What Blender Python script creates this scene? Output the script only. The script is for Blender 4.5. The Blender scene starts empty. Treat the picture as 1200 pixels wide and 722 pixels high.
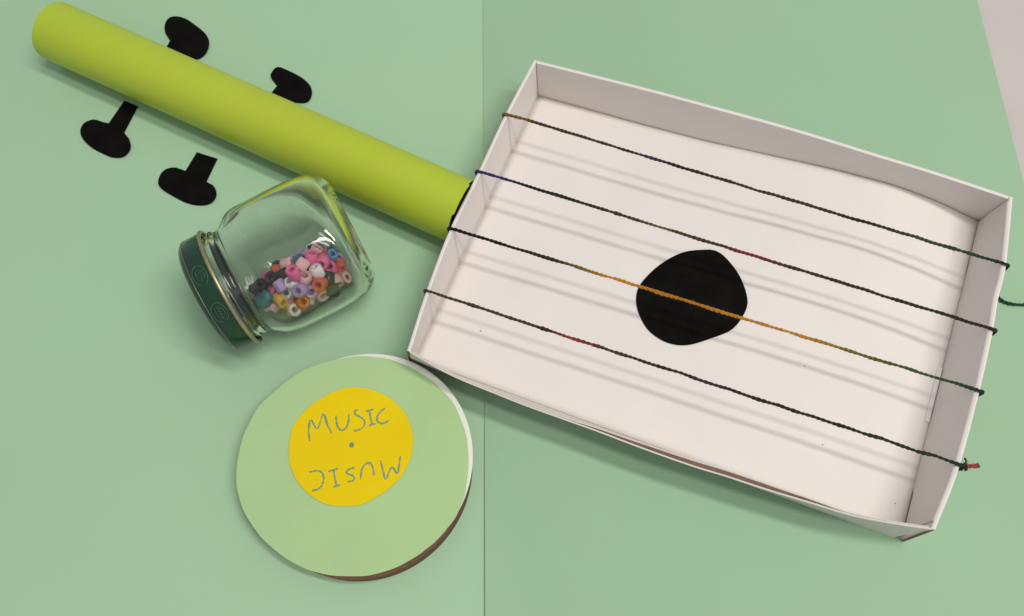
import bpy, bmesh, math, random
import numpy as np
from mathutils import Vector, Matrix

random.seed(7)
rng = np.random.default_rng(11)
SC = bpy.context.scene
COL = SC.collection

# ------------------------------------------------------------------ camera
# Working unit: 1 u = 0.82 mm.  Table plane z = 0, camera above the origin.
S = 0.00082
F, PITCH, ROLL, CH = 1050.04, 0.3725863816, -0.1663367625, 526.43
cp, sp = math.cos(PITCH), math.sin(PITCH)
fwd = np.array([0, sp, -cp]); up0 = np.array([0, cp, sp]); rt0 = np.array([1.0, 0, 0])
cr, sr = math.cos(ROLL), math.sin(ROLL)
RT = cr * rt0 + sr * up0
UP = -sr * rt0 + cr * up0
CAM = np.array([0, 0, CH])

def U(px, z=0.0):
    """point at height z (u) seen at photo pixel px"""
    d = (px[0] - 600) / F * RT - (px[1] - 361) / F * UP + fwd
    return CAM + d * (z - CH) / d[2]

def PX(P):
    d = np.asarray(P) - CAM
    zz = d @ fwd
    return np.array([600 + F * (d @ RT) / zz, 361 - F * (d @ UP) / zz])

cam_d = bpy.data.cameras.new('camera')
cam = bpy.data.objects.new('camera', cam_d); COL.objects.link(cam)
cam.matrix_world = Matrix(((RT[0], UP[0], -fwd[0], 0), (RT[1], UP[1], -fwd[1], 0),
                           (RT[2], UP[2], -fwd[2], CH * S), (0, 0, 0, 1)))
cam_d.sensor_width = 36; cam_d.lens = 36 * F / 1200
cam_d.clip_start = 0.01; cam_d.clip_end = 50
cam_d.dof.use_dof = True; cam_d.dof.focus_distance = 545 * S; cam_d.dof.aperture_fstop = 14
SC.camera = cam

# ------------------------------------------------------------------ light
w = bpy.data.worlds.new('World'); SC.world = w; w.use_nodes = True
bg = w.node_tree.nodes['Background']
bg.inputs[0].default_value = (0.97, 0.985, 1.0, 1); bg.inputs[1].default_value = 0.39

AL = np.array([.864, -.504, 0]); PE = np.array([.504, .864, 0])   # along / across the ceiling tubes
def tube_lamp(off_al, off_pe, power):
    c = np.array([119, 194, 0]) + AL * off_al + PE * off_pe + np.array([0, 0, 3000])
    l = bpy.data.lights.new('ceiling_tube_lamp', 'AREA'); l.shape = 'RECTANGLE'
    l.size = 1.6; l.size_y = 0.20; l.energy = power; l.color = (1.0, 0.96, 0.915)
    o = bpy.data.objects.new('ceiling_tube_lamp', l); COL.objects.link(o)
    o.location = Vector(c * S); o.rotation_euler = (0, 0, math.atan2(AL[1], AL[0]))
tube_lamp(1250, -240, 22.5)
tube_lamp(1250, 430, 36.0)

vs = SC.view_settings
vs.view_transform = 'Standard'; vs.look = 'None'; vs.exposure = 0.02; vs.gamma = 1.0
vs.use_curve_mapping = False
SC.cycles.max_bounces = 40; SC.cycles.transmission_bounces = 36; SC.cycles.glossy_bounces = 16; SC.cycles.transparent_max_bounces = 24
SC.cycles.caustics_refractive = True; SC.cycles.caustics_reflective = False
SC.cycles.use_denoising = True

# ------------------------------------------------------------------ helpers
def lin(r, g, b):
    f = lambda c: (c / 12.92 if c <= 0.04045 else ((c + .055) / 1.055) ** 2.4)
    return (f(r / 255), f(g / 255), f(b / 255), 1)

def mat(name, col, rough=.75, spec=.3, mottle=.05, mscale=60, bump=.15, bscale=900, metal=0.0,
        subsurf=0.0, coat=0.0, blotch=0.0):
    m = bpy.data.materials.new(name); m.use_nodes = True
    nt = m.node_tree; b = nt.nodes['Principled BSDF']
    b.inputs['Roughness'].default_value = rough
    b.inputs['Specular IOR Level'].default_value = spec
    b.inputs['Metallic'].default_value = metal
    if subsurf:
        b.inputs['Subsurface Weight'].default_value = subsurf
        b.inputs['Subsurface Radius'].default_value = (.002, .002, .002)
        b.inputs['Subsurface Scale'].default_value = 1.0
    b.inputs['Coat Weight'].default_value = coat
    tc = nt.nodes.new('ShaderNodeTexCoord')
    n = nt.nodes.new('ShaderNodeTexNoise'); n.inputs['Scale'].default_value = mscale; n.inputs['Detail'].default_value = 6
    nt.links.new(tc.outputs['Object'], n.inputs['Vector'])
    r = nt.nodes.new('ShaderNodeValToRGB')
    lo = [c * (1 - mottle) for c in col[:3]] + [1]; hi = [min(1, c * (1 + mottle)) for c in col[:3]] + [1]
    r.color_ramp.elements[0].position = .3; r.color_ramp.elements[1].position = .7
    r.color_ramp.elements[0].color = lo; r.color_ramp.elements[1].color = hi
    nt.links.new(n.outputs['Fac'], r.inputs['Fac'])
    nt.links.new(r.outputs['Color'], b.inputs['Base Color'])
    if bump:
        n2 = nt.nodes.new('ShaderNodeTexNoise'); n2.inputs['Scale'].default_value = bscale; n2.inputs['Detail'].default_value = 4
        nt.links.new(tc.outputs['Object'], n2.inputs['Vector'])
        bp = nt.nodes.new('ShaderNodeBump'); bp.inputs['Strength'].default_value = bump; bp.inputs['Distance'].default_value = .0004
        nt.links.new(n2.outputs['Fac'], bp.inputs['Height'])
        if blotch:
            n3 = nt.nodes.new('ShaderNodeTexNoise'); n3.inputs['Scale'].default_value = 7; n3.inputs['Detail'].default_value = 2
            nt.links.new(tc.outputs['Object'], n3.inputs['Vector'])
            bp2 = nt.nodes.new('ShaderNodeBump'); bp2.inputs['Strength'].default_value = blotch; bp2.inputs['Distance'].default_value = .01
            nt.links.new(n3.outputs['Fac'], bp2.inputs['Height'])
            nt.links.new(bp2.outputs['Normal'], bp.inputs['Normal'])
        nt.links.new(bp.outputs['Normal'], b.inputs['Normal'])
    return m

def hue_drift(m, other, scale=6.0, amount=.6):
    nt = m.node_tree; b = nt.nodes['Principled BSDF']; src = b.inputs['Base Color'].links[0].from_socket
    tc = nt.nodes.new('ShaderNodeTexCoord'); n = nt.nodes.new('ShaderNodeTexNoise'); n.inputs['Scale'].default_value = scale; n.inputs['Detail'].default_value = 3
    nt.links.new(tc.outputs['Object'], n.inputs['Vector'])
    mr = nt.nodes.new('ShaderNodeMapRange'); mr.inputs[1].default_value = .35; mr.inputs[2].default_value = .65; mr.inputs[4].default_value = amount
    nt.links.new(n.outputs['Fac'], mr.inputs[0])
    mx_ = nt.nodes.new('ShaderNodeMix'); mx_.data_type = 'RGBA'
    nt.links.new(mr.outputs[0], mx_.inputs[0]); nt.links.new(src, mx_.inputs[6]); mx_.inputs[7].default_value = other
    nt.links.new(mx_.outputs[2], b.inputs['Base Color'])

def mesh_obj(name, verts, faces, mats, parent=None, fmat=None, smooth=False, loc=(0, 0, 0)):
    """verts in u, world; the object's origin is put at loc (u)"""
    me = bpy.data.meshes.new(name)
    L = np.asarray(loc, float)
    me.from_pydata([tuple((np.asarray(v) - L) * S) for v in verts], [], [tuple(f) for f in faces])
    ms = mats if isinstance(mats, (list, tuple)) else [mats]
    for m in ms: me.materials.append(m)
    if fmat is not None: me.polygons.foreach_set('material_index', fmat)
    if smooth is True: me.polygons.foreach_set('use_smooth', [True] * len(me.polygons))
    me.update()
    bm = bmesh.new(); bm.from_mesh(me); bmesh.ops.recalc_face_normals(bm, faces=bm.faces); bm.to_mesh(me); bm.free()
    o = bpy.data.objects.new(name, me); COL.objects.link(o)
    if parent is not None:
        o.parent = parent
        o.location = Vector(L * S) - PW[parent.name]
    else:
        o.location = Vector(L * S)
    PW[o.name] = Vector(L * S)
    return o

PW = {}     # world positions (m) of thing origins; no thing is rotated or scaled

def empty(name, loc, label, cat, group=None):
    o = bpy.data.objects.new(name, None); COL.objects.link(o)
    o.empty_display_size = .01
    o.location = Vector(np.asarray(loc, float) * S); PW[o.name] = o.location.copy()
    return tag(o, label, cat, group)

def tag(o, label, cat, group=None):
    o['label'] = label; o['category'] = cat
    if group: o['group'] = group
    return o

def smooth_curve(pts, n):
    """Catmull-Rom through pts, n samples evenly by chord length"""
    P = np.asarray(pts, float)
    Q = np.vstack([2 * P[0] - P[1], P, 2 * P[-1] - P[-2]])
    dense = []
    for i in range(1, len(Q) - 2):
        for t in np.linspace(0, 1, 24, endpoint=(i == len(Q) - 3)):
            a, b, c, d = Q[i - 1], Q[i], Q[i + 1], Q[i + 2]
            dense.append(.5 * (2 * b + (c - a) * t + (2 * a - 5 * b + 4 * c - d) * t * t + (3 * b - a - 3 * c + d) * t ** 3))
    D = np.array(dense)
    s = np.concatenate([[0], np.cumsum(np.linalg.norm(np.diff(D, axis=0), axis=1))])
    x = np.linspace(0, s[-1], n)
    return np.stack([np.interp(x, s, D[:, k]) for k in range(D.shape[1])], 1)

def closed_curve(pts, n):
    P = np.asarray(pts, float)
    k = len(P)
    D = []
    for i in range(k):
        a, b, c, d = P[i - 1], P[i], P[(i + 1) % k], P[(i + 2) % k]
        for t in np.linspace(0, 1, 8, endpoint=False):
            D.append(.5 * (2 * b + (c - a) * t + (2 * a - 5 * b + 4 * c - d) * t * t + (3 * b - a - 3 * c + d) * t ** 3))
    D = np.array(D); E_ = np.vstack([D, D[:1]])
    s = np.concatenate([[0], np.cumsum(np.linalg.norm(np.diff(E_, axis=0), axis=1))])
    x = np.linspace(0, s[-1], n, endpoint=False)
    return np.stack([np.interp(x, s, E_[:, j]) for j in range(D.shape[1])], 1)

def grid_faces(nu, nv, off=0, closed_u=False):
    f = []
    for i in range(nu if closed_u else nu - 1):
        for j in range(nv - 1):
            a = off + i * nv + j; b = off + ((i + 1) % nu) * nv + j
            f.append((a, b, b + 1, a + 1))
    return f

def tube(path, radii, sides=8, cap=True):
    """verts, faces of a tube along path"""
    P = np.asarray(path, float); n = len(P)
    r = np.full(n, radii) if np.isscalar(radii) else np.asarray(radii)
    T = np.gradient(P, axis=0); T /= np.linalg.norm(T, axis=1)[:, None] + 1e-12
    ref = np.array([0, 0, 1.0]); 
    if abs(T[0] @ ref) > .9: ref = np.array([1.0, 0, 0])
    N = np.cross(T[0], ref); N /= np.linalg.norm(N)
    V = []
    for i in range(n):
        N = N - T[i] * (N @ T[i]); N /= np.linalg.norm(N) + 1e-12
        B = np.cross(T[i], N)
        for k in range(sides):
            a = 2 * math.pi * k / sides
            V.append(P[i] + r[i] * (math.cos(a) * N + math.sin(a) * B))
    Fc = []
    for i in range(n - 1):
        for k in range(sides):
            a = i * sides + k; b = i * sides + (k + 1) % sides
            Fc.append((a, b, b + sides, a + sides))
    if cap:
        Fc.append(tuple(range(sides))[::-1]); Fc.append(tuple(range((n - 1) * sides, n * sides)))
    return V, Fc

def merge(parts):
    V, Fc = [], []
    for v, f in parts:
        o = len(V); V += list(v); Fc += [tuple(i + o for i in q) for q in f]
    return V, Fc

def slab(outline, top, th, rings=1, wobble=0.0):
    """closed outline [(x,y)] -> thin slab; top = z or f(x,y); th thickness"""
    O = np.asarray(outline, float)[:, :2]; c = O.mean(0); n = len(O)
    zf = top if callable(top) else (lambda x, y: top)
    V, Fc = [], []
    for side in (0, 1):
        base = len(V)
        for k in range(rings, 0, -1):
            for p in O:
                q = c + (p - c) * k / rings
                V.append((q[0], q[1], zf(*q) - side * th))
        V.append((c[0], c[1], zf(*c) - side * th))
        for k in range(rings - 1):
            for i in range(n):
                a = base + k * n + i; b = base + k * n + (i + 1) % n
                Fc.append((a, b, b + n, a + n))
        l = base + (rings - 1) * n
        for i in range(n): Fc.append((l + i, l + (i + 1) % n, base + rings * n))
    h = rings * n + 1
    for i in range(n): Fc.append((i, (i + 1) % n, h + (i + 1) % n, h + i))
    return V, Fc

# ------------------------------------------------------------------ materials
M_table = mat('table_laminate', (.52, .47, .45, 1), rough=.45, spec=.4, mottle=.03, mscale=25, bump=.05)
M_mat_a = mat('green_paper_left', (.350, .542, .355, 1), rough=.7, mottle=.025, mscale=9, bump=.10, bscale=1400, blotch=.06)
M_mat_b = mat('green_paper_right', (.298, .472, .308, 1), rough=.7, mottle=.025, mscale=9, bump=.10, bscale=1400, blotch=.06)
M_white = mat('white_card', (.735, .687, .652, 1), rough=.6, mottle=.02, mscale=30, bump=.06, bscale=1200, blotch=.03)
M_kraft = mat('brown_card', (.20, .125, .08, 1), rough=.85, mottle=.12, mscale=300)
M_brown = mat('disc_cardboard', (.15, .078, .040, 1), rough=.85, mottle=.12, mscale=300)
M_black = mat('black_paper', (.0035, .0031, .0028, 1), rough=.85, spec=.09, mottle=.5, mscale=90, bump=.35)
M_tube = mat('lime_paper', (.405, .545, .030, 1), rough=.42, spec=.45, mottle=.05, mscale=14, bump=.14, blotch=.16)
M_disc = mat('pale_green_paper', (.390, .565, .272, 1), rough=.7, spec=.2, mottle=.03, mscale=25, bump=.1)
M_lidw = mat('white_box_card', (.76, .75, .68, 1), rough=.65, mottle=.03)
M_yel = mat('yellow_paper', (.76, .555, .006, 1), rough=.75, spec=.1, mottle=.03, mscale=30, bump=.1)

hue_drift(M_tube, (.43, .485, .032, 1), scale=5)
hue_drift(M_mat_a, (.365, .535, .335, 1)); hue_drift(M_mat_b, (.320, .455, .285, 1))

def pencil_mat():
    m = mat('green_pencil', (.14, .33, .24, 1), rough=.8, mottle=.15, mscale=900, bump=0)
    nt = m.node_tree; b = nt.nodes['Principled BSDF']
    tc = nt.nodes.new('ShaderNodeTexCoord'); n = nt.nodes.new('ShaderNodeTexNoise')
    n.inputs['Scale'].default_value = 1500; n.inputs['Detail'].default_value = 2
    nt.links.new(tc.outputs['Object'], n.inputs['Vector'])
    r = nt.nodes.new('ShaderNodeMapRange'); r.inputs[1].default_value = .35; r.inputs[2].default_value = .6
    r.inputs[3].default_value = .25; r.inputs[4].default_value = .85
    nt.links.new(n.outputs['Fac'], r.inputs[0]); nt.links.new(r.outputs[0], b.inputs['Alpha'])
    return m
M_pencil = pencil_mat()
M_lid = mat('green_lid_enamel', (.005, .040, .018, 1), rough=.2, spec=.5, mottle=.1, mscale=40, bump=.02)
M_gold = mat('lid_tin_and_glint', (.42, .36, .24, 1), rough=.35, mottle=.1, metal=.8, bump=.05)
M_embl = mat('lid_emblem_print', (.07, .13, .085, 1), rough=.4, mottle=.15, mscale=500, bump=0)

# ------------------------------------------------------------------ setting: table and the two green sheets
ZT, ZA, ZB = -1.5, -.5, -.05                      # table top, top of lower sheet, top of upper sheet
tv = [(-1100, -700, ZT), (1200, -700, ZT), (1200, 1300, ZT), (-1100, 1300, ZT)]
tv += [(x, y, ZT - 22) for x, y, _ in tv]
tb = mesh_obj('table', tv, [(0, 1, 2, 3), (4, 7, 6, 5), (0, 4, 5, 1), (1, 5, 6, 2), (2, 6, 7, 3), (3, 7, 4, 0)], M_table)
tb['kind'] = 'structure'

s0, s1 = U((566, 0))[:2], U((569, 722))[:2]        # seam
e0, e1 = U((1145, 0))[:2], U((1200, 215))[:2]      # edge over the table
dsm = (s0 - s1) / np.linalg.norm(s0 - s1)          # along the seam, away from camera
dre = (e0 - e1) / np.linalg.norm(e0 - e1)

def sheet(name, L, R, t0, t1, ztop, th, liftf, m):
    """sheet between lines L=(pt,dir) and R=(pt,dir)"""
    nu, nv = 60, 40
    V, V2 = [], []
    for i in range(nu):
        u_ = (i / (nu - 1)) ** 2
        for j in range(nv):
            t = t0 + (t1 - t0) * j / (nv - 1)
            a = L[0] + L[1] * t; b = R[0] + R[1] * t
            p = a + (b - a) * u_
            z = ztop + liftf(np.linalg.norm(p - a), t)
            V.append((p[0], p[1], z)); V2.append((p[0], p[1], z - th))
    n = nu * nv
    Fc = grid_faces(nu, nv) + [tuple(q + n for q in f) for f in grid_faces(nu, nv)]
    ring = [i * nv for i in range(nu)] + [(nu - 1) * nv + j for j in range(1, nv)] + \
           [i * nv + nv - 1 for i in range(nu - 2, -1, -1)] + [j for j in range(nv - 2, 0, -1)]
    for k in range(len(ring)):
        a, b = ring[k], ring[(k + 1) % len(ring)]
        Fc.append((a, b, b + n, a + n))
    return mesh_obj(name, V + V2, Fc, m, smooth=False)

wid = (e1 - s1) @ np.array([dsm[1], -dsm[0]])
left_far = s1 - np.array([dsm[1], -dsm[0]]) * 460
o = sheet('paper_sheet', (s1 + np.array([dsm[1], -dsm[0]]) * 14, dsm), (left_far, dsm), -60, 640, ZA, .3,
          lambda d, t: 0.0, M_mat_a)
tag(o, 'pale green paper sheet under the glass jar and round music disc', 'paper sheet', 'green paper sheets covering the table')
def lift(d, t):
    a = 1.5 * max(0, 1 - t / 150) + .12
    return a * max(0, 1 - d / 26) ** 2
edge_b = e1 - dre * ((e1 - s1) @ dsm)
o = sheet('paper_sheet', (s1, dsm), (edge_b, dre), -60, 640, ZB, .32, lift, M_mat_b)
tag(o, 'pale green paper sheet under the white box, its straight edge baring the table', 'paper sheet', 'green paper sheets covering the table')

# ------------------------------------------------------------------ guitar: white box body, strings, neck
H = 38.0
n_l = 48
def rim(pxs): return smooth_curve([U(q, H)[:2] for q in pxs], n_l)
R_left = rim([(477, 411), (499.5, 341), (527.5, 268), (560.5, 201), (592, 134), (626, 70)])
R_back = rim([(626, 70), (750, 101), (825, 121), (900, 141.5), (950, 156), (1024, 179), (1090, 199), (1187, 231)])
R_right = rim([(1187, 231), (1179, 312), (1170, 350), (1164, 387), (1148.5, 457), (1123, 552), (1096, 621)])
R_front = rim([(1096, 621), (1053, 615), (1000, 605), (950, 590), (900, 575), (850, 558.5), (812, 547), (750, 525), (700, 506),
               (619, 477), (581, 462), (539, 445), (511, 431), (477, 411)])
b_tl, b_tr = U((628.5, 110), 0)[:2], U((1149.5, 259), 0)[:2]
b_br, b_bl = U((1059, 635), 0)[:2], U((480.5, 424), 0)[:2]
ctr = (b_tl + b_tr + b_br + b_bl) / 4
TH = 2.0

guitar = empty('toy_guitar', (ctr[0], ctr[1], 0),
               'homemade guitar of white box lid, yarn strings and lime green paper tube neck', 'toy guitar')

def wall(name, top, A0, B0, th, s_lo=0.0, s_hi=1.0, hgt=H, mats=(M_white, M_kraft), kraft_in=False, kraft_out=False,
         base_lo=None, base_hi=None, inset=0.0, zlow=None, lean=None, top_r=.35, kraft_end=False):
    n, m = 56, 7
    sv = np.linspace(0, 1, len(top))
    d = (B0 - A0) / np.linalg.norm(B0 - A0)
    nrm = np.array([d[1], -d[0]])
    if (ctr - A0) @ nrm > 0: nrm = -nrm         # outward
    base_lo = s_lo if base_lo is None else base_lo
    base_hi = s_hi if base_hi is None else base_hi
    rows = []
    for i in range(n):
        k = i / (n - 1)
        st = s_lo + (s_hi - s_lo) * k; sb = base_lo + (base_hi - base_lo) * k
        tp = np.array([np.interp(st, sv, top[:, 0]), np.interp(st, sv, top[:, 1])])
        bp = A0 + (B0 - A0) * sb
        tp = tp - nrm * inset; bp = bp - nrm * inset
        if lean: tp = tp - nrm * lean(st)
        z0 = zlow(st) if zlow else .15
        ring = []
        for j in range(m):
            t = z0 / hgt + (1 - z0 / hgt) * j / (m - 1)
            p = bp + (tp - bp) * t ** 1.25
            ring.append((p[0], p[1], t * hgt - (top_r if j == m - 1 else 0)))
        pm = (np.array(ring[-1][:2]) - nrm * th / 2); ring.append((pm[0], pm[1], hgt))
        for j in range(m - 1, -1, -1):
            q = ring[j]; ring.append((q[0] - nrm[0] * th, q[1] - nrm[1] * th, q[2]))
        rows.append(ring)
    k = len(rows[0]); V = [p for r in rows for p in r]; Fc, FM = [], []
    for i in range(n - 1):
        for j in range(k):
            j2 = (j + 1) % k
            Fc.append((i * k + j, (i + 1) * k + j, (i + 1) * k + j2, i * k + j2))
            FM.append(1 if (kraft_out and j < m - 1) or (kraft_in and m < j < k - 1) else 0)
    for e in (0, n - 1):
        for j in range(m):      # end caps as strips
            a, b = j, j + 1
            c, dd = k - 1 - j - 1, k - 1 - j
            if j == m - 1: Fc.append((e * k + m - 1, e * k + m, e * k + m + 1))
            else: Fc.append((e * k + a, e * k + b, e * k + c, e * k + dd))
            FM.append(1 if kraft_end else 0)
    o = mesh_obj(name, V, Fc, list(mats), guitar, FM, loc=(A0[0], A0[1], 0))
    return o

LW = np.linalg.norm(b_tl - b_bl); FWd = np.linalg.norm(b_br - b_bl)
gapf = (TH + .35) / FWd
wall('side_wall', R_left, b_bl, b_tl, TH, kraft_end=True)
wall('side_wall', R_right, b_tr, b_br, TH, kraft_end=True)
wall('side_wall', R_back, b_tl, b_tr, TH, s_lo=gapf, s_hi=1 - gapf)
# front wall: outer panel plus a folded inner liner that has sprung away from it
gr = gapf
wall('side_wall', R_front, b_br, b_bl, .9, s_lo=.004, base_lo=.02, s_hi=1 - .006, base_hi=1 - .006, kraft_in=True)
def spring(s):     # s runs from right corner to left corner
    px = [0, .155, .22, .30, .40, .50, .60, .66, 1]
    v = [0, 0.1, 1.2, 2.1, 2.3, 1.8, .8, .1, 0]
    return float(np.interp(s, px, v))
wall('wall_liner', R_front, b_br, b_bl, .7, s_lo=gr + .004, s_hi=1 - gr - .004, inset=.95, lean=spring, kraft_out=True, hgt=H - .25)
# brown filler strip added in the gap, so the deep cavity doesn't read black
V, Fc = [], []
svf = np.linspace(0, 1, len(R_front))
dfr = (b_bl - b_br) / np.linalg.norm(b_bl - b_br); nfr = np.array([dfr[1], -dfr[0]])
if (ctr - b_br) @ nfr > 0: nfr = -nfr
for i in range(40):
    s_ = .15 + .52 * i / 39
    tp = np.array([np.interp(s_, svf, R_front[:, k]) for k in (0, 1)])
    for off, z in ((.93, H - 1.5), (.93 + max(.05, spring(s_) * .97), H - .9), (.93 + max(.05, spring(s_) * .97), H - 1.3), (.93, H - 1.9)):
        p = tp - nfr * off; V.append((p[0], p[1], z))
for i in range(39):
    for j in range(4): Fc.append((i * 4 + j, i * 4 + (j + 1) % 4, i * 4 + 4 + (j + 1) % 4, i * 4 + 4 + j))
mesh_obj('gap_filler', V, Fc, M_kraft, guitar, loc=(*b_br, 0))
# liner of the right hand wall: bottom edge cut with tabs that leave dark slots
def tabs(s):
    if .02 < s < .20: return 3.9
    if .86 < s < .985: return 4.4
    return 2.1
wall('wall_liner', R_right, b_tr, b_br, .6, s_lo=.016, s_hi=.978, inset=TH + .04, zlow=tabs, hgt=H - .4, top_r=.3)

# floor of the box: flat base panel and a warped white sheet lying on it
def quad_pt(s, t):      # s: left->right, t: front->back
    a = b_bl + (b_br - b_bl) * s; b = b_tl + (b_tr - b_tl) * s
    return a + (b - a) * t
def st_of(x, y):
    s, t = .5, .5
    for _ in range(12):
        p = quad_pt(s, t); r = np.array([x, y]) - p
        ds = quad_pt(s + 1e-3, t) - p; dt = quad_pt(s, t + 1e-3) - p
        J = np.stack([ds, dt], 1) / 1e-3
        d = np.linalg.solve(J, r); s += d[0]; t += d[1]
    return s, t
def floor_lift(s, t):
    g = np.interp(s, [0, .25, .40, .55, .68, .80, .90, 1.0], [0, .2, 1.8, 6.4, 11.0, 13.0, 9.0, 0])
    return 2.2 + float(g) * max(0, min(1, t)) ** 1.3 + 2.2 * math.sin(math.pi * min(1, max(0, s))) * math.sin(math.pi * min(1, max(0, t * .9)))
GS = np.linspace(0, 1, 70)
_lift_tab = np.array([[floor_lift(s, t) for t in GS] for s in GS])
for _ in range(6):       # soften the kinks of the table
    p = np.pad(_lift_tab, 1, mode='edge')
    _lift_tab = (p[:-2, 1:-1] + p[2:, 1:-1] + p[1:-1, :-2] + p[1:-1, 2:] + 2 * p[1:-1, 1:-1]) / 6
def floor_z(x, y):
    s, t = st_of(x, y)
    a = min(max(s, 0), 1) * 69; b = min(max(t, 0), 1) * 69
    i, j = min(int(a), 68), min(int(b), 68); fa, fb = a - i, b - j
    T = _lift_tab
    return T[i, j] * (1 - fa) * (1 - fb) + T[i + 1, j] * fa * (1 - fb) + T[i, j + 1] * (1 - fa) * fb + T[i + 1, j + 1] * fa * fb

inner = [quad_pt(.004, .006), quad_pt(.996, .006), quad_pt(.996, .994), quad_pt(.004, .994)]
V, Fc = slab(inner, 1.1, .9)
mesh_obj('base_panel', V, Fc, M_white, guitar, loc=(ctr[0], ctr[1], 0))
mx, mt = (TH + .9) / 300, (TH + .4) / 209
V, V2 = [], []
ns, nt_ = 70, 50
sv_b = np.linspace(0, 1, len(R_back))
for i in range(ns):
    for j in range(nt_):
        s = mx + (1 - mx - (TH + .5) / 300) * i / (ns - 1); t = mt + (1 - 2 * mt) * j / (nt_ - 1)
        p = quad_pt(s, t); z = floor_z(*p)
        if t > .5:          # follow the lean of the back wall
            tp = np.array([np.interp(s, sv_b, R_back[:, k]) for k in (0, 1)]); bp = b_tl + (b_tr - b_tl) * s
            p = p + (tp - bp) * (z / H) ** 1.25 * ((t - .5) / .5)
        V.append((p[0], p[1], z)); V2.append((p[0], p[1], z - .45))
nn = ns * nt_
Fc = grid_faces(ns, nt_); Fc += [tuple(q + nn for q in f) for f in Fc]
ring = [i * nt_ for i in range(ns)] + [(ns - 1) * nt_ + j for j in range(1, nt_)] + \
       [i * nt_ + nt_ - 1 for i in range(ns - 2, -1, -1)] + [j for j in range(nt_ - 2, 0, -1)]
for k in range(len(ring)):
    a, b = ring[k], ring[(k + 1) % len(ring)]
    Fc.append((a, b, b + nn, a + nn))
floor_o = mesh_obj('floor_panel', V + V2, Fc, M_white, guitar, loc=(ctr[0], ctr[1], 0), smooth=True)

# tab of the side wall folded over the floor
V, Fc = [], []
for i in range(9):
    t_ = .50 - .165 * i / 8
    for ds, dz in ((0, .9), (.008, .22), (.008, .0), (0, .6)):
        p = quad_pt(1 - (TH + .7) / 300 - ds, t_); V.append((p[0], p[1], floor_z(*p) + dz + .12))
for i in range(8):
    for j in range(4): Fc.append((i * 4 + j, i * 4 + (j + 1) % 4, i * 4 + 4 + (j + 1) % 4, i * 4 + 4 + j))
Fc += [(0, 1, 2, 3), (32, 33, 34, 35)]
mesh_obj('tab', V, Fc, M_white, guitar, loc=V[0])

# specks on the floor
M_speck = mat('dark_speck', (.07, .055, .045, 1), rough=.8, bump=0)
def on_floor(px, dz=.0):
    z = 3.0
    for _ in range(8):
        P = U(px, z + dz); z = floor_z(P[0], P[1])
    return np.array([P[0], P[1], z + dz])
for q, r in (((964, 521), .5), ((943, 429), .45), ((1049, 590), .5), ((563, 388), .55)):
    c = on_floor(q, .12)
    ol = [(c[0] + r * .8 * math.cos(a) * random.uniform(.7, 1.2), c[1] + r * .8 * math.sin(a) * random.uniform(.6, 1.1)) for a in np.linspace(0, 6.28, 8)[:-1]]
    V, Fc = slab(ol, c[2] + .1, .2)
    mesh_obj('speck', V, Fc, M_speck, floor_o, loc=c)

# sound hole: cut black paper
hole_px = [(820, 293), (839, 294), (854, 306), (868, 326), (876, 351), (872, 368), (858, 386), (835, 396), (806, 404.5), (783, 402),
           (764, 391), (753, 377), (746, 358), (747.5, 339), (760, 322), (778, 307), (800, 296)]
ol = closed_curve([on_floor(q, .5)[:2] for q in hole_px], 64)
V, Fc = slab(ol, lambda x, y: floor_z(x, y) + .75, .3, rings=8)
mesh_obj('sound_hole', V, Fc, M_black, guitar, loc=on_floor((811, 349)))

# ---- yarn
def yarn_mat(name, stops):
    m = bpy.data.materials.new(name); m.use_nodes = True
    nt = m.node_tree; b = nt.nodes['Principled BSDF']
    b.inputs['Roughness'].default_value = .9; b.inputs['Specular IOR Level'].default_value = .15
    b.inputs['Sheen Weight'].default_value = .15
    at = nt.nodes.new('ShaderNodeAttribute'); at.attribute_name = 'along'
    r = nt.nodes.new('ShaderNodeValToRGB')
    els = r.color_ramp.elements
    while len(els) > 1: els.remove(els[-1])
    els[0].position = stops[0][0]; els[0].color = lin(*stops[0][1])
    for p, c in stops[1:]:
        e = els.new(p); e.color = lin(*c)
    tc = nt.nodes.new('ShaderNodeTexCoord'); n = nt.nodes.new('ShaderNodeTexNoise'); n.inputs['Scale'].default_value = 700
    nt.links.new(tc.outputs['Object'], n.inputs['Vector'])
    mr = nt.nodes.new('ShaderNodeMapRange'); mr.inputs[3].default_value = .6; mr.inputs[4].default_value = 1.35
    nt.links.new(n.outputs['Fac'], mr.inputs[0])
    mx_ = nt.nodes.new('ShaderNodeMix'); mx_.data_type = 'RGBA'; mx_.blend_type = 'MULTIPLY'; mx_.inputs[0].default_value = 1
    nt.links.new(at.outputs['Fac'], r.inputs['Fac'])
    nt.links.new(r.outputs['Color'], mx_.inputs[6]); nt.links.new(mr.outputs[0], mx_.inputs[7])
    nt.links.new(mx_.outputs[2], b.inputs['Base Color'])
    return m

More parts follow.
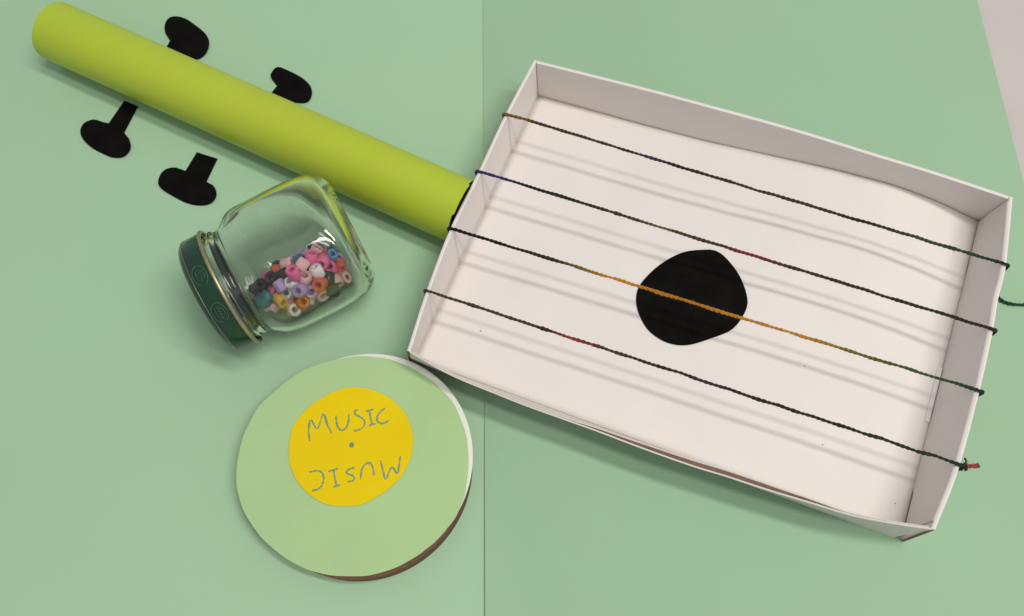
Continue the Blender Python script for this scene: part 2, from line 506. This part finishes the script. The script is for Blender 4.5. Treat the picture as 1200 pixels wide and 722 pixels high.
def yarn(name, path, m, parent, R=1.08, pitch=5.6, a0=0.0, a1=1.0, fuzz=160):
    P = np.asarray(path, float)
    s = np.concatenate([[0], np.cumsum(np.linalg.norm(np.diff(P, axis=0), axis=1))])
    L = s[-1]; n = max(12, int(L / pitch * 9))
    x = np.linspace(0, L, n)
    C = np.stack([np.interp(x, s, P[:, k]) for k in range(3)], 1)
    T = np.gradient(C, axis=0); T /= np.linalg.norm(T, axis=1)[:, None]
    N = np.cross(T, [0.3, 0.2, 1.0]); N /= np.linalg.norm(N, axis=1)[:, None]; B = np.cross(T, N)
    thick = 1 + .13 * np.interp(x, np.linspace(0, L, max(4, int(L / 4))), rng.normal(size=max(4, int(L / 4))))
    wob = np.stack([np.interp(x, np.linspace(0, L, max(4, int(L / 9))), rng.normal(size=max(4, int(L / 9))) * .16) for _ in range(3)], 1)
    drift = np.interp(x, np.linspace(0, L, max(4, int(L / 7))), np.cumsum(rng.normal(size=max(4, int(L / 7))) * .55))
    parts, along = [], []
    for ply in range(2):
        ph = 2 * np.pi * x / pitch + ply * np.pi + drift
        Q = C + wob + (N * np.cos(ph)[:, None] + B * np.sin(ph)[:, None]) * (.36 * R * thick)[:, None]
        v, f = tube(Q, .63 * R * thick, 6)
        parts.append((v, f)); along += list(np.repeat(x / L, 6))
    for _ in range(fuzz):
        i = int(rng.integers(2, n - 2)); d = rng.normal(size=3); d -= T[i] * (d @ T[i]) * .5; d /= np.linalg.norm(d)
        q0 = C[i] + d * .7 * R; q1 = q0 + d * rng.uniform(.5, 1.3) + T[i] * rng.uniform(-1.2, 1.2)
        v, f = tube([q0, (q0 + q1) / 2 + rng.normal(size=3) * .15, q1], [.07, .06, .03], 3)
        parts.append((v, f)); along += [x[i] / L] * 9
    V, Fc = merge(parts)
    c = C[0]
    o = mesh_obj(name, V, Fc, m, parent, loc=(c[0], c[1], 0), smooth=True)
    at = o.data.attributes.new('along', 'FLOAT', 'POINT')
    at.data.foreach_set('value', a0 + (a1 - a0) * np.array(along))
    return o

def frac(px0, px1, x): return (x - px0) / (px1 - px0)
DK, DG, OL, AM, RD, NV, PU, BR = (64, 57, 42), (58, 72, 50), (94, 92, 32), (190, 128, 26), (140, 54, 42), (42, 42, 88), (64, 52, 72), (66, 46, 34)
string_px = [((592, 134), (1179, 311), [(0, (120, 84, 30)), (.03, (118, 86, 34)), (.07, (62, 56, 24)), (.2, DK), (.27, (40, 42, 24)), (.31, PU), (.36, (44, 34, 40)), (.45, BR), (.62, DK), (.72, (34, 32, 20)), (.85, DG), (1, (20, 46, 32))]),
             ((560.5, 201), (1164.5, 387), [(0, NV), (.05, (46, 44, 96)), (.09, (22, 22, 34)), (.2, (28, 40, 24)), (.32, DK), (.38, (86, 92, 30)), (.41, (74, 56, 24)), (.5, BR), (.54, (124, 36, 56)), (.58, (110, 40, 46)), (.63, BR), (.75, (46, 44, 26)), (.9, (40, 46, 30)), (1, (44, 36, 26))]),
             ((527.5, 268), (1149, 459), [(0, (16, 18, 16)), (.12, (26, 28, 18)), (.22, (44, 46, 20)), (.27, (110, 98, 26)), (.33, AM), (.42, (170, 108, 20)), (.6, (178, 122, 30)), (.68, AM), (.76, (120, 104, 28)), (.83, (74, 84, 32)), (.93, DG), (1, (26, 48, 30))]),
             ((499.5, 341), (1127.5, 546), [(0, DK), (.2, DK), (.25, (60, 28, 22)), (.29, RD), (.32, (110, 42, 34)), (.36, DK), (.47, (40, 34, 28)), (.54, (56, 48, 54)), (.6, (40, 36, 32)), (.75, (32, 38, 28)), (1, (40, 50, 30))])]
strings = []
for k, (a, b, st) in enumerate(string_px):
    m = yarn_mat('yarn_%s' % 'abcd'[k], st)
    A, B = U(a, H), U(b, H)
    d = (B - A) / np.linalg.norm(B - A)
    def side(P, sg, base_dir):
        # down the outside of the wall
        return [P + base_dir * 1.2 + np.array([0, 0, -1.0]), P + base_dir * .9 + np.array([0, 0, -9.0]),
                P + base_dir * .6 + np.array([0, 0, -22.0])]
    sA = side(A, -1, -d); sB = side(B, 1, d)
    pts = sA[::-1] + [A - d * .6 + [0, 0, .55], A + d * 1.6 + [0, 0, 1.0]]
    for q in np.linspace(.06, .94, 9): pts.append(A + (B - A) * q + np.array([0, 0, 1.0 - .5 * math.sin(math.pi * q)]))
    pts += [B - d * 1.6 + [0, 0, 1.0], B + d * .6 + [0, 0, .55]] + sB
    path = smooth_curve(pts, 420)
    Lt = np.linalg.norm(B - A); tot = Lt + 46
    o = yarn('string', path, m, guitar, a0=-23 / Lt, a1=1 + 23 / Lt, fuzz=260)
    strings.append((o, m, A, B, d))
# knot and cut red end on the fourth string
o, m, A, B, d = strings[3]
M_red = yarn_mat('yarn_red_end', [(0, (150, 50, 34)), (.7, (158, 58, 44)), (.9, (84, 46, 30)), (1, (70, 50, 30))])
ang = np.linspace(0, 4 * math.pi, 50)
kn = [B + d * 1.3 + np.array([0, 0, -.4]) + PE * 1.7 * math.cos(a) + np.array([0, 0, 1.5]) * math.sin(a) + d * (.9 * math.sin(a * .5)) for a in ang]
yarn('knot', kn, m, o, R=.8, a0=.8, a1=.9, fuzz=25)
e_ = [B + d * 1.0, B + d * 3.2 + PE * .7, B + d * 5.5 + PE * 2.0 + np.array([0, 0, -.4]), B + d * 8.2 + PE * 3.6 + np.array([0, 0, -1.2])]
yarn('yarn_end', smooth_curve(e_, 30), M_red, o, R=1.55, pitch=6, fuzz=40)
e2 = [B + d * 1.4, B + d * 1.8 + PE * 3 + np.array([0, 0, -.6]), B + d * 1.6 + PE * 5.2 + np.array([0, 0, -2.0])]
yarn('yarn_end', smooth_curve(e2, 20), m, o, R=.6, a0=.8, a1=.9, fuzz=16)
# loose green tail lying on the paper
M_tail = yarn_mat('yarn_tail', [(0, (20, 62, 42)), (1, (22, 70, 44))])
tail = [U((1160, 340), 1.2), U((1171, 350.5), 1.1), U((1180, 355.5), 1.1), U((1192, 357.5), 1.1), U((1204, 357), 1.1), U((1222, 351), 1.1), U((1238, 352), 1.1)]
yarn('yarn_end', smooth_curve(tail, 90), M_tail, strings[0][0], R=1.05, fuzz=70)

# ---- neck: rolled lime paper tube
RN = 21.1
nA = U((66, 37), RN); nB = U((538, 246.5), RN)
nd = (nB - nA) / np.linalg.norm(nB - nA)
_i = int(np.argmin(np.linalg.norm(R_left - nB[:2], axis=1))); _t = R_left[min(_i + 4, n_l - 1)] - R_left[_i - 4]; _t /= np.linalg.norm(_t)
_nw = np.array([_t[1], -_t[0]]);
if (ctr - R_left[_i]) @ _nw > 0: _nw = -_nw      # outward normal of the wall
def _gap(P): return (P[:2] - R_left[_i]) @ _nw
_side = np.array([-nd[1], nd[0], 0]) * RN
ext = min(_gap(nB + _side), _gap(nB - _side)) / -(nd[:2] @ _nw)
nB = nB + nd * (ext - 1.6)
def cut(P):       # the tube's end is trimmed to lie against the slanting wall
    g = _gap(P) / -(nd[:2] @ _nw)
    side = (P - nB) @ _side / RN ** 2
    return g - .5 - (1.3 if side < 0 else 0) * abs(side) - 1.2 + (1.2 if P[2] > H + .5 else 0)
# stop where the tube would meet the left wall
nperp = np.array([-nd[1], nd[0], 0])
def hollow(A, B, ro, ri, seg=72, rows=24, bend=0.0, end=None, start=None):
    d = (B - A) / np.linalg.norm(B - A); p = np.array([-d[1], d[0], 0]); z = np.array([0, 0, 1.0])
    V, Fc = [], []
    for which, r in ((0, ro), (1, ri)):
        for i in range(rows):
            c = A + (B - A) * i / (rows - 1)
            for k in range(seg):
                a = 2 * math.pi * k / seg
                rr = r * (1 + bend * math.sin(3 * a + 4 * i / rows) + bend * .6 * math.sin(2 * a + 9 * i / rows))
                P = c + rr * (math.cos(a) * p + math.sin(a) * z)
                if end and i == rows - 1: P = P + d * end(P)
                if start and i == 0: P = P + d * start(P)
                V.append(P)
    for w_ in (0, 1):
        o = w_ * rows * seg
        for i in range(rows - 1):
            for k in range(seg):
                a = o + i * seg + k; b = o + i * seg + (k + 1) % seg
                Fc.append((a, b, b + seg, a + seg))
    for i in (0, rows - 1):
        for k in range(seg):
            a = i * seg + k; b = i * seg + (k + 1) % seg
            Fc.append((a, b, b + rows * seg, a + rows * seg))
    return V, Fc
V, Fc = hollow(nA, nB, RN, RN - .8, bend=.007, end=cut)
neck = mesh_obj('neck', V, Fc, M_tube, guitar, smooth=False, loc=(nA[0], nA[1], 0))
me = neck.data; me.polygons.foreach_set('use_smooth', [True] * len(me.polygons)); me.set_sharp_from_angle(angle=.6)
# black band round the end of the neck against the box
V, Fc = hollow(nB, nB + nd * .02, RN - .25, 2.0, rows=2, start=lambda P: cut(P) - 1.2, end=lambda P: cut(P) + .9)
mesh_obj('neck_collar', V, Fc, M_black, neck, loc=(nB[0], nB[1], 0))

# ------------------------------------------------------------------ black paper pegs
peg_px = {
 'a': [(145.8, 118.1), (161.7, 124.9), (145.5, 155.5), (151.2, 162.7), (153.7, 172.8), (150.5, 180), (143.3, 184.7), (132.5, 184.7), (122.4, 181), (108, 173.5), (98, 163.8), (95, 154.8), (99, 145.8), (109.8, 140.8), (120.6, 143.3), (127.5, 144.7)],
 'b': [(230.8, 178.6), (254.9, 186.1), (242, 213.1), (250.2, 217.8), (254.2, 226.8), (252, 234.7), (244.8, 239.8), (232.2, 240.9), (217.8, 237.6), (203.4, 230.4), (190.8, 222.5), (186.1, 215.3), (189, 205.2), (196.2, 198.7), (207, 196.9), (217.5, 200.5)],
 'c': [(199.5, 47.9), (194.4, 39.6), (193.7, 30.6), (198, 22.7), (206.3, 19.8), (217.8, 22.3), (230.4, 30.6), (241.2, 40.3), (245.5, 50.4), (243, 61.2), (235.8, 68.4), (226.8, 69.5), (219, 66), (209, 82), (187, 71)],
 'd': [(325.8, 79.2), (340.2, 83.9), (354.6, 91.8), (363.6, 100.8), (365.8, 109.8), (362.9, 118.1), (356.4, 120.9), (346.3, 120.3), (339.5, 118.1), (331, 134), (309, 124), (317.2, 110.5), (324.8, 100.8), (318.6, 92.9), (318.3, 86.4)],
}
peg_lab = {
 'a': 'black paper tuning peg cutout, its stem end touching the shadow of the lime tube',
 'b': 'black paper tuning peg cutout between the glass jar lid and the lime tube',
 'c': 'black paper tuning peg tucked under the lime tube near its free end, larger rounded head',
 'd': 'black paper tuning peg tucked under the lime tube with small pointed head',
}
def flat_poly(ol, z, th, bevel=0):
    n = len(ol); V = [(p[0], p[1], z) for p in ol] + [(p[0], p[1], z - th) for p in ol]
    Fc = [tuple(range(n)), tuple(range(2 * n - 1, n - 1, -1))]
    for i in range(n): Fc.append((i, (i + 1) % n, n + (i + 1) % n, n + i))
    return V, Fc
def densify(px, corners, n=5):
    """round the head but keep the stem corners sharp"""
    out = []
    k = len(px)
    for i in range(k):
        a, b, c, d = [np.array(px[j % k], float) for j in (i - 1, i, i + 1, i + 2)]
        sharp = (i % k in corners) or ((i + 1) % k in corners)
        for t in np.linspace(0, 1, n, endpoint=False):
            if sharp: out.append(b + (c - b) * t)
            else: out.append(.5 * (2 * b + (c - a) * t + (2 * a - 5 * b + 4 * c - d) * t * t + (3 * b - a - 3 * c + d) * t ** 3))
    return out
sharp_c = {'a': {0, 1, 2, 15}, 'b': {0, 1, 2, 15}, 'c': {12, 13, 14, 0}, 'd': {8, 9, 10, 12}}
for k, pxs in peg_px.items():
    ol = [U(q, ZA + .6)[:2] for q in densify(pxs, sharp_c[k])]
    V, Fc = flat_poly(ol, ZA + .75, .5)
    c0 = np.mean(ol, 0)
    V = [(x, y, z + .0022 * ((np.array([x, y]) - c0) @ AL[:2]) ** 2) for x, y, z in V]      # the cut card curls a little
    c = np.mean(ol, 0)
    o = mesh_obj('tuning_peg', V, Fc, M_black, None, loc=(c[0], c[1], ZA))
    tag(o, peg_lab[k], 'tuning peg', 'black paper tuning pegs beside the neck')

# ------------------------------------------------------------------ round music disc
HD = 15.0
def circle_fit(pts):
    P = np.array(pts); A = np.c_[2 * P, np.ones(len(P))]; b = (P ** 2).sum(1)
    s = np.linalg.lstsq(A, b, rcond=None)[0]
    return s[:2], math.sqrt(s[2] + s[0] ** 2 + s[1] ** 2)
zt = ZA + HD
cc, rr = circle_fit([U(q, zt)[:2] for q in ((553.5, 541), (530, 462), (493, 429), (434.6, 416), (551, 574), (537, 604), (425, 664), (315, 622), (294, 560))])
disc = empty('music_disc', (cc[0], cc[1], ZA), 'round pale green paper-topped cardboard disc with yellow centre reading MUSIC', 'toy record')
def lathe_z(c, prof, seg=96):
    V, Fc = [], []
    for r, z in prof:
        for k in range(seg):
            a = 2 * math.pi * k / seg; V.append((c[0] + r * math.cos(a), c[1] + r * math.sin(a), z))
    for i in range(len(prof) - 1):
        for k in range(seg):
            a = i * seg + k; b = i * seg + (k + 1) % seg
            Fc.append((a, b, b + seg, a + seg))
    Fc.append(tuple(range(seg))); Fc.append(tuple(range((len(prof) - 1) * seg, len(prof) * seg)))
    return V, Fc
cb, rb = cc.copy(), rr - .4
bp_ = [U(q, ZA + .3)[:2] for q in ((546.8, 591), (526, 626.5), (492.8, 657.7), (455.3, 677.6), (426, 681.5), (389, 677.5))]
for _ in range(30):          # centre of the base circle from its visible edge
    J = np.array([(cb - q) / np.linalg.norm(cb - q) for q in bp_]); e = np.array([np.linalg.norm(cb - q) - rb for q in bp_])
    cb = cb - np.linalg.lstsq(J, e, rcond=None)[0]
V, Fc = lathe_z(cb, [(rb - .5, ZA + .05), (rb, ZA + .5), (rb, ZA + HD - 2.4), (rb - .8, ZA + HD - 2.1)])
o = mesh_obj('cardboard_base', V, Fc, M_brown, disc, loc=(cc[0], cc[1], ZA)); o['label'] = 'brown cardboard rim under the disc'
V, Fc = lathe_z(cc, [(rr - .6, zt - 2.05), (rr, zt - 1.8), (rr + .05, zt - 1.1), (rr - .4, zt - .75)])
mesh_obj('white_lid', V, Fc, M_lidw, disc, loc=(cc[0], cc[1], ZA))
green_px = [(420, 416.6), (384.7, 422.9), (351.4, 435.3), (326.5, 454), (301.6, 476.9), (284.9, 510.1), (277.5, 541.3), (276.6, 570.4), (284.9, 599.5), (305.7, 630.7), (332.7, 653.5), (359.8, 668), (388.8, 675.1), (430.4, 675.6), (463.7, 666), (492.8, 649.4), (515.6, 628.6), (534.3, 606.8), (545.5, 578.7), (549.7, 541.3), (546.5, 508), (532, 471.5), (509.4, 448.5), (484.4, 431.5), (455.3, 420)]
def poly_edge(pxs, z, n=4):
    """mostly straight snips with softened corners, like scissors cuts"""
    P = [np.array(q, float) for q in pxs]; k = len(P); out = []
    for i in range(k):
        a, b, c = P[i - 1], P[i], P[(i + 1) % k]
        p0 = b + (a - b) * .33; p2 = b + (c - b) * .33
        for t in np.linspace(0, 1, n): out.append((1 - t) ** 2 * p0 + 2 * t * (1 - t) * b + t * t * p2)
    return [U(q, z)[:2] for q in out]
def paper_z(base, amp, ph):
    return lambda x, y: base + amp * (math.sin(x * .06 + ph) + math.sin(y * .05 + 1.3 * ph)) * .5
V, Fc = slab(poly_edge(green_px, zt), paper_z(zt, .12, 1), .5, rings=10)
paper = mesh_obj('green_paper', V, Fc, M_disc, disc, loc=(cc[0], cc[1], ZA))
yel_px = [(416.4, 453.7), (434.2, 456), (456.3, 465.5), (475.2, 483.2), (484.5, 508.7), (482.9, 533.1), (471.8, 557.5), (454.1, 574.1), (438.6, 584.1), (420.9, 592.5), (400.9, 593.4), (381, 591.2), (363.2, 580.7), (347.7, 564.1), (338.9, 543.1), (338, 522), (343.3, 497.6), (361, 476.6), (385.4, 461.1), (400.9, 455.1)]
zy = zt + .75
V, Fc = slab(poly_edge(yel_px, zy), paper_z(zy, .06, 2), .45, rings=6)
lab = mesh_obj('yellow_label', V, Fc, M_yel, disc, loc=(cc[0], cc[1], ZA)); lab['label'] = 'yellow paper circle with the word MUSIC pencilled twice'
# pencilled lettering (coordinates read off an enlarged view)
Z = lambda x, y: (330 + x / 4.512, 440 + y / 4.512)
letters = [
 [[(148, 348), (143, 290), (152, 232), (168, 254), (190, 283), (206, 240), (222, 200), (240, 255), (266, 308)]],
 [[(288, 212), (290, 245), (300, 278), (318, 290), (338, 280), (352, 250), (356, 202)]],
 [[(408, 182), (389, 186), (388, 204), (410, 217), (434, 234), (440, 256), (425, 280), (400, 290), (380, 293)]],
 [[(445, 190), (466, 184), (487, 178)], [(464, 188), (470, 222), (478, 258)], [(460, 266), (478, 260), (497, 254)]],
 [[(546, 172), (526, 190), (508, 212), (506, 238), (520, 252), (544, 252), (568, 238)]],
 [[(145, 512), (175, 505), (206, 508), (222, 535), (216, 575), (195, 600), (160, 610)]],
 [[(245, 508), (270, 501), (298, 492)], [(275, 500), (281, 540), (290, 582)], [(272, 590), (290, 585), (310, 578)]],
 [[(388, 487), (362, 494), (343, 506), (348, 520), (372, 528), (384, 543), (376, 557), (348, 562)]],
 [[(418, 550), (422, 505), (438, 472), (462, 462), (480, 480), (486, 510), (488, 532)]],
 [[(523, 450), (535, 500), (551, 552), (566, 516), (584, 484), (600, 504), (613, 520), (622, 470), (628, 425)]],
]
zl = zy + .13
for strokes in letters:
    parts = []
    for st in strokes:
        # corners of M stay sharp: subdivide lightly
        pts = smooth_curve([U(Z(*q), zl)[:2] for q in st], 26)
        Td = np.gradient(pts, axis=0); Td /= np.linalg.norm(Td, axis=1)[:, None]
        Nn = np.stack([-Td[:, 1], Td[:, 0]], 1)
        V, Fc = [], []
        for i, p in enumerate(pts):
            hw = .58 * (1 + .22 * rng.normal()) * (1 if 0 < i < 25 else .6)
            for sg in (-1, 1): V.append((p[0] + sg * hw * Nn[i][0], p[1] + sg * hw * Nn[i][1], zl))
        for i in range(len(pts) - 1): Fc.append((2 * i, 2 * i + 1, 2 * i + 3, 2 * i + 2))
        parts.append((V, Fc))
    V, Fc = merge(parts)
    c = np.mean(V, 0)
    mesh_obj('letter', V, Fc, M_pencil, lab, loc=(c[0], c[1], zl))
c = U(Z(370, 368), zl)
dot = [(c[0] + 1.55 * math.cos(a) * random.uniform(.9, 1.1), c[1] + 1.55 * math.sin(a) * random.uniform(.9, 1.1)) for a in np.linspace(0, 2 * math.pi, 17)[:-1]]
V, Fc = flat_poly(dot, zl, .05)
mesh_obj('centre_dot', V, Fc, M_pencil, lab, loc=c)

# ------------------------------------------------------------------ glass jar lying on its side
RJ = 40.0
zc = ZA + RJ
J0 = U((248, 348), zc)                      # centre of the lid's face
J1 = U((414, 266), zc)                      # centre of the base
ja = J1 - J0; JL = np.linalg.norm(ja); ja /= JL
jp = np.array([-ja[1], ja[0], 0]); jz = np.array([0, 0, 1.0])
jar = empty('glass_jar', (*(J0 + ja * JL / 2)[:2], ZA), 'clear glass jar with dark green lid lying on its side, holding beads', 'jar')

def ring_pt(u, r, n, a):
    """superellipse ring point (n=2 is a circle); flat sides face up, down, left and right"""
    ca, sa = math.cos(a), math.sin(a)
    q = (abs(ca) ** n + abs(sa) ** n) ** (-1 / n)
    return J0 + ja * u + jp * (r * q * ca) + jz * (r * q * sa)
def loft(prof, seg=96):
    V, Fc = [], []
    for u, r, n in prof:
        for k in range(seg): V.append(ring_pt(u, r, n, 2 * math.pi * k / seg))
    for i in range(len(prof) - 1):
        for k in range(seg):
            a = i * seg + k; b = i * seg + (k + 1) % seg
            Fc.append((a, b, b + seg, a + seg))
    return V, Fc
def prof_smooth(pts, n):
    return smooth_curve(pts, n)
outer = prof_smooth([(8, 33.4, 2), (13.5, 33.4, 2), (15.5, 35.0, 2), (17.5, 35.0, 2), (19.5, 33.6, 2), (22.5, 33.8, 2.1), (26, 36.0, 2.2), (31, 38.6, 2.35),
                     (38, 39.8, 2.45), (50, 40.0, 2.45), (64, 40.0, 2.45), (JL - 15, 39.3, 2.4), (JL - 9, 37.4, 2.35), (JL - 4.6, 34.6, 2.3), (JL - 1.6, 30.8, 2.3), (JL - .2, 26.5, 2.3), (JL - .8, 23, 2.2), (JL - 2.4, 10, 2), (JL - 2.6, .3, 2)], 90)
innr = prof_smooth([(8, 30.8, 2), (20, 30.8, 2), (23, 31.4, 2.1), (26.5, 33.4, 2.2), (32, 36.2, 2.35), (39, 37.4, 2.45), (50, 37.6, 2.45), (64, 37.5, 2.45), (JL - 17, 36.7, 2.4), (JL - 11, 34.6, 2.35), (JL - 6.8, 31, 2.3), (JL - 4.8, 25, 2.2), (JL - 5.0, 14, 2.1), (JL - 5.4, .3, 2)], 70)
V1, F1 = loft(outer); V2_, F2 = loft(innr)
n1 = len(V1); seg = 96
Fc = F1 + [tuple(i + n1 for i in f) for f in F2]
for k in range(seg): Fc.append((k, (k + 1) % seg, n1 + (k + 1) % seg, n1 + k))
Fc.append(tuple(range(n1 - seg, n1))); Fc.append(tuple(range(n1 + len(V2_) - seg, n1 + len(V2_))))

def glass_mat():
    m = bpy.data.materials.new('clear_glass'); m.use_nodes = True
    nt = m.node_tree; nt.nodes.remove(nt.nodes['Principled BSDF']); out = nt.nodes['Material Output']
    g = nt.nodes.new('ShaderNodeBsdfGlass'); g.inputs['Roughness'].default_value = .0; g.inputs['IOR'].default_value = 1.47
    g.inputs['Color'].default_value = (.985, .993, .98, 1)
    # moulded waviness
    tc = nt.nodes.new('ShaderNodeTexCoord'); n = nt.nodes.new('ShaderNodeTexNoise'); n.inputs['Scale'].default_value = 55
    nt.links.new(tc.outputs['Object'], n.inputs['Vector'])
    bp = nt.nodes.new('ShaderNodeBump'); bp.inputs['Strength'].default_value = .012; bp.inputs['Distance'].default_value = .002
    nt.links.new(n.outputs['Fac'], bp.inputs['Height'])
    nt.links.new(bp.outputs['Normal'], g.inputs['Normal'])
    nt.links.new(g.outputs[0], out.inputs['Surface'])
    return m
M_glass = glass_mat()
jloc = (J0 + ja * JL / 2); jloc[2] = ZA
mesh_obj('glass_body', V1 + V2_, Fc, M_glass, jar, loc=jloc, smooth=True)

# lid: shallow metal cap with a rolled tin edge
RL = 41.0
lp = [(-.8, .3, 2), (-.8, 27, 2), (-1.4, 29.5, 2), (-2.7, 31.0, 2), (-3.0, 32.2, 2), (-2.5, 33.6, 2), (-1.0, 35.3, 2), (.2, 36.2, 2), (.9, 36.6, 2), (10.8, 36.9, 2), (11.0, 36.1, 2), (3.6, 35.5, 2), (3.2, .3, 2)]
V, Fc = loft(lp); k = len(V)
Fc.append(tuple(range(96))); Fc.append(tuple(range(k - 96, k)))
lid = mesh_obj('lid', V, Fc, M_lid, jar, loc=J0, smooth=True); lid['label'] = 'dark green metal screw lid'
lid.data.set_sharp_from_angle(angle=.7)
def torus(u, R, r, seg=96, sd=10):
    V, Fc = [], []
    for i in range(seg):
        a = 2 * math.pi * i / seg; rad = jp * math.cos(a) + jz * math.sin(a)
        for j in range(sd):
            b = 2 * math.pi * j / sd
            V.append(J0 + ja * (u + r * math.sin(b)) + rad * (R + r * math.cos(b)))
    for i in range(seg):
        for j in range(sd):
            Fc.append((i * sd + j, ((i + 1) % seg) * sd + j, ((i + 1) % seg) * sd + (j + 1) % sd, i * sd + (j + 1) % sd))
    return V, Fc
mesh_obj('rolled_edge', *torus(12.3, 36.8, 1.25), M_gold, lid, loc=J0, smooth=True)

mesh_obj('edge_highlight', *torus(.35, 36.3, .17, sd=6), M_gold, lid, loc=J0, smooth=True)  # thin pale ring painting in the highlight along the lid's rounded edge
# printed emblems on the lid's side: an oval outline with a small mark inside
def band_pt(u, a, r=37.0): return J0 + ja * u + (jp * math.cos(a) + jz * math.sin(a)) * r
for target in ((231.5, 324), (273.5, 357)):
    best = min(((np.linalg.norm(PX(band_pt(5.6, a)) - target), a) for a in np.linspace(0, math.pi, 400)))
    a0 = best[1]
    parts = []
    def curve(pts, r): parts.append(tube([band_pt(5.6 + v, a0 + h / 37.0, 36.85) for h, v in pts], r, 5))
    curve([(6.2 * math.cos(t), 4.0 * math.sin(t)) for t in np.linspace(.25, 2 * math.pi - .25, 40)], .2)
    curve([(-3.4, -.6), (-2.2, 1.6), (-1.0, -.6), (0, 1.4), (.6, -.8), (1.6, .9), (2.6, -.5), (3.6, .6)], .26)
    curve([(-3.2, -1.6), (0, -1.9), (3.2, -1.5)], .16)
    curve([(-2.6, 2.3), (0, 2.6), (2.4, 2.2)], .16)
    V, Fc = merge(parts)
    mesh_obj('emblem', V, Fc, M_embl, lid, loc=band_pt(5.6, a0))

# ------------------------------------------------------------------ beads inside the jar
NB, BR_ = 78, 4.35
pu = np.array([q[0] for q in innr]); pr = np.array([q[1] for q in innr])
mono = pu[:np.argmax(pu)+1]; pr_m = pr[:np.argmax(pu)+1]
order = np.argsort(mono); mono, pr_m = mono[order], pr_m[order]
def inner_half(u): return np.interp(u, mono, pr_m)
floor_bot = -np.interp(50, mono, pr_m)
pos = np.stack([rng.uniform(24, 78, NB), rng.uniform(-20, 20, NB), rng.uniform(-28, 10, NB)], 1)   # u, across, height
pos[:, 0] = np.clip(rng.normal(52, 13, NB), 24, 78)
DI = BR_ * 1.86
for it in range(900):
    pos[:, 2] -= .22 if it < 700 else .06
    pos[:, 1] += -.012 * (pos[:, 1] + 2); pos[:, 0] += -.004 * (pos[:, 0] - 52)
    for _ in range(2):
        D = pos[:, None, :] - pos[None, :, :]
        d = np.linalg.norm(D, axis=2) + np.eye(NB) * 99
        ov = np.maximum(0, DI - d)
        pos += (D / d[:, :, None] * (ov * .42)[:, :, None]).sum(1) * .55
    pos[:, 0] = np.clip(pos[:, 0], 20, JL - 11.5)
    h = inner_half(pos[:, 0]) - BR_
    n_ = np.interp(pos[:, 0], [22, 36], [2, 2.45])
    q = (np.abs(pos[:, 1]) ** n_ + np.abs(pos[:, 2]) ** n_) ** (1 / n_)
    k = np.where(q > h, h / q, 1)[:, None]
    pos[:, 1:] *= k
bead_cols = {
 'hot pink': ((.85, .16, .38), 14), 'pale pink': ((.82, .48, .50), 14), 'white': ((.84, .82, .78), 11), 'black': ((.012, .011, .012), 9),
 'dark green': ((.015, .05, .028), 6), 'teal': ((.02, .16, .17), 3), 'sky blue': ((.10, .34, .54), 2), 'lilac': ((.48, .34, .60), 8),
 'coral orange': ((.72, .13, .06), 9), 'yellow': ((.72, .45, .05), 7), 'magenta': ((.45, .05, .20), 7)}
names = [c for c, (v, k) in bead_cols.items() for _ in range(k)][:NB]
rng.shuffle(names)
def bead_mesh(m, nm):
    prof = [(1.55, -2.7), (2.75, -3.0), (3.2, -2.6), (3.25, 0), (3.2, 2.6), (2.75, 3.0), (1.55, 2.7), (1.45, 0)]
    sg = 18; V, Fc = [], []
    for r, z in prof:
        for k in range(sg):
            a = 2 * math.pi * k / sg; V.append((r * math.cos(a) * S * BK, r * math.sin(a) * S * BK, z * S * BK))
    np_ = len(prof)
    for i in range(np_):
        for k in range(sg):
            a = i * sg + k; b = i * sg + (k + 1) % sg; i2 = ((i + 1) % np_) * sg
            Fc.append((a, b, i2 + (k + 1) % sg, i2 + k))
    me = bpy.data.meshes.new('bead_' + nm); me.from_pydata(V, [], Fc); me.materials.append(m)
    me.polygons.foreach_set('use_smooth', [True] * len(me.polygons)); me.update()
    me.set_sharp_from_angle(angle=.9)
    return me
BK = 1.31
bead_me = {}
for nm, (c, k) in bead_cols.items():
    key = nm.replace(' ', '_')
    bead_me[nm] = bead_mesh(mat('bead_' + key, (*c, 1), rough=.5, spec=.4, mottle=.05, mscale=200, bump=0, subsurf=.0), key)
from mathutils import Quaternion
for i in range(NB):
    u, a, z = pos[i]
    P = J0 + ja * u + jp * a + jz * z
    o = bpy.data.objects.new('bead', bead_me[names[i]]); COL.objects.link(o)
    o.location = Vector(P * S)
    o.rotation_mode = 'QUATERNION'
    o.rotation_quaternion = Quaternion(Vector(rng.normal(size=3)).normalized(), float(rng.uniform(0, 3.14)))
    ax = np.array(o.rotation_quaternion @ Vector((0, 0, 1))); vd = CAM - P; vd /= np.linalg.norm(vd)
    how = 'showing its open hole' if abs(ax @ vd) > .72 else 'lying on its side'
    where = 'near the jar lid' if u < 38 else ('near the jar base' if u > 62 else 'amid the pile')
    tag(o, '%s plastic tube bead %s %s' % (names[i], how, where), 'bead', '%s beads in the jar' % names[i])
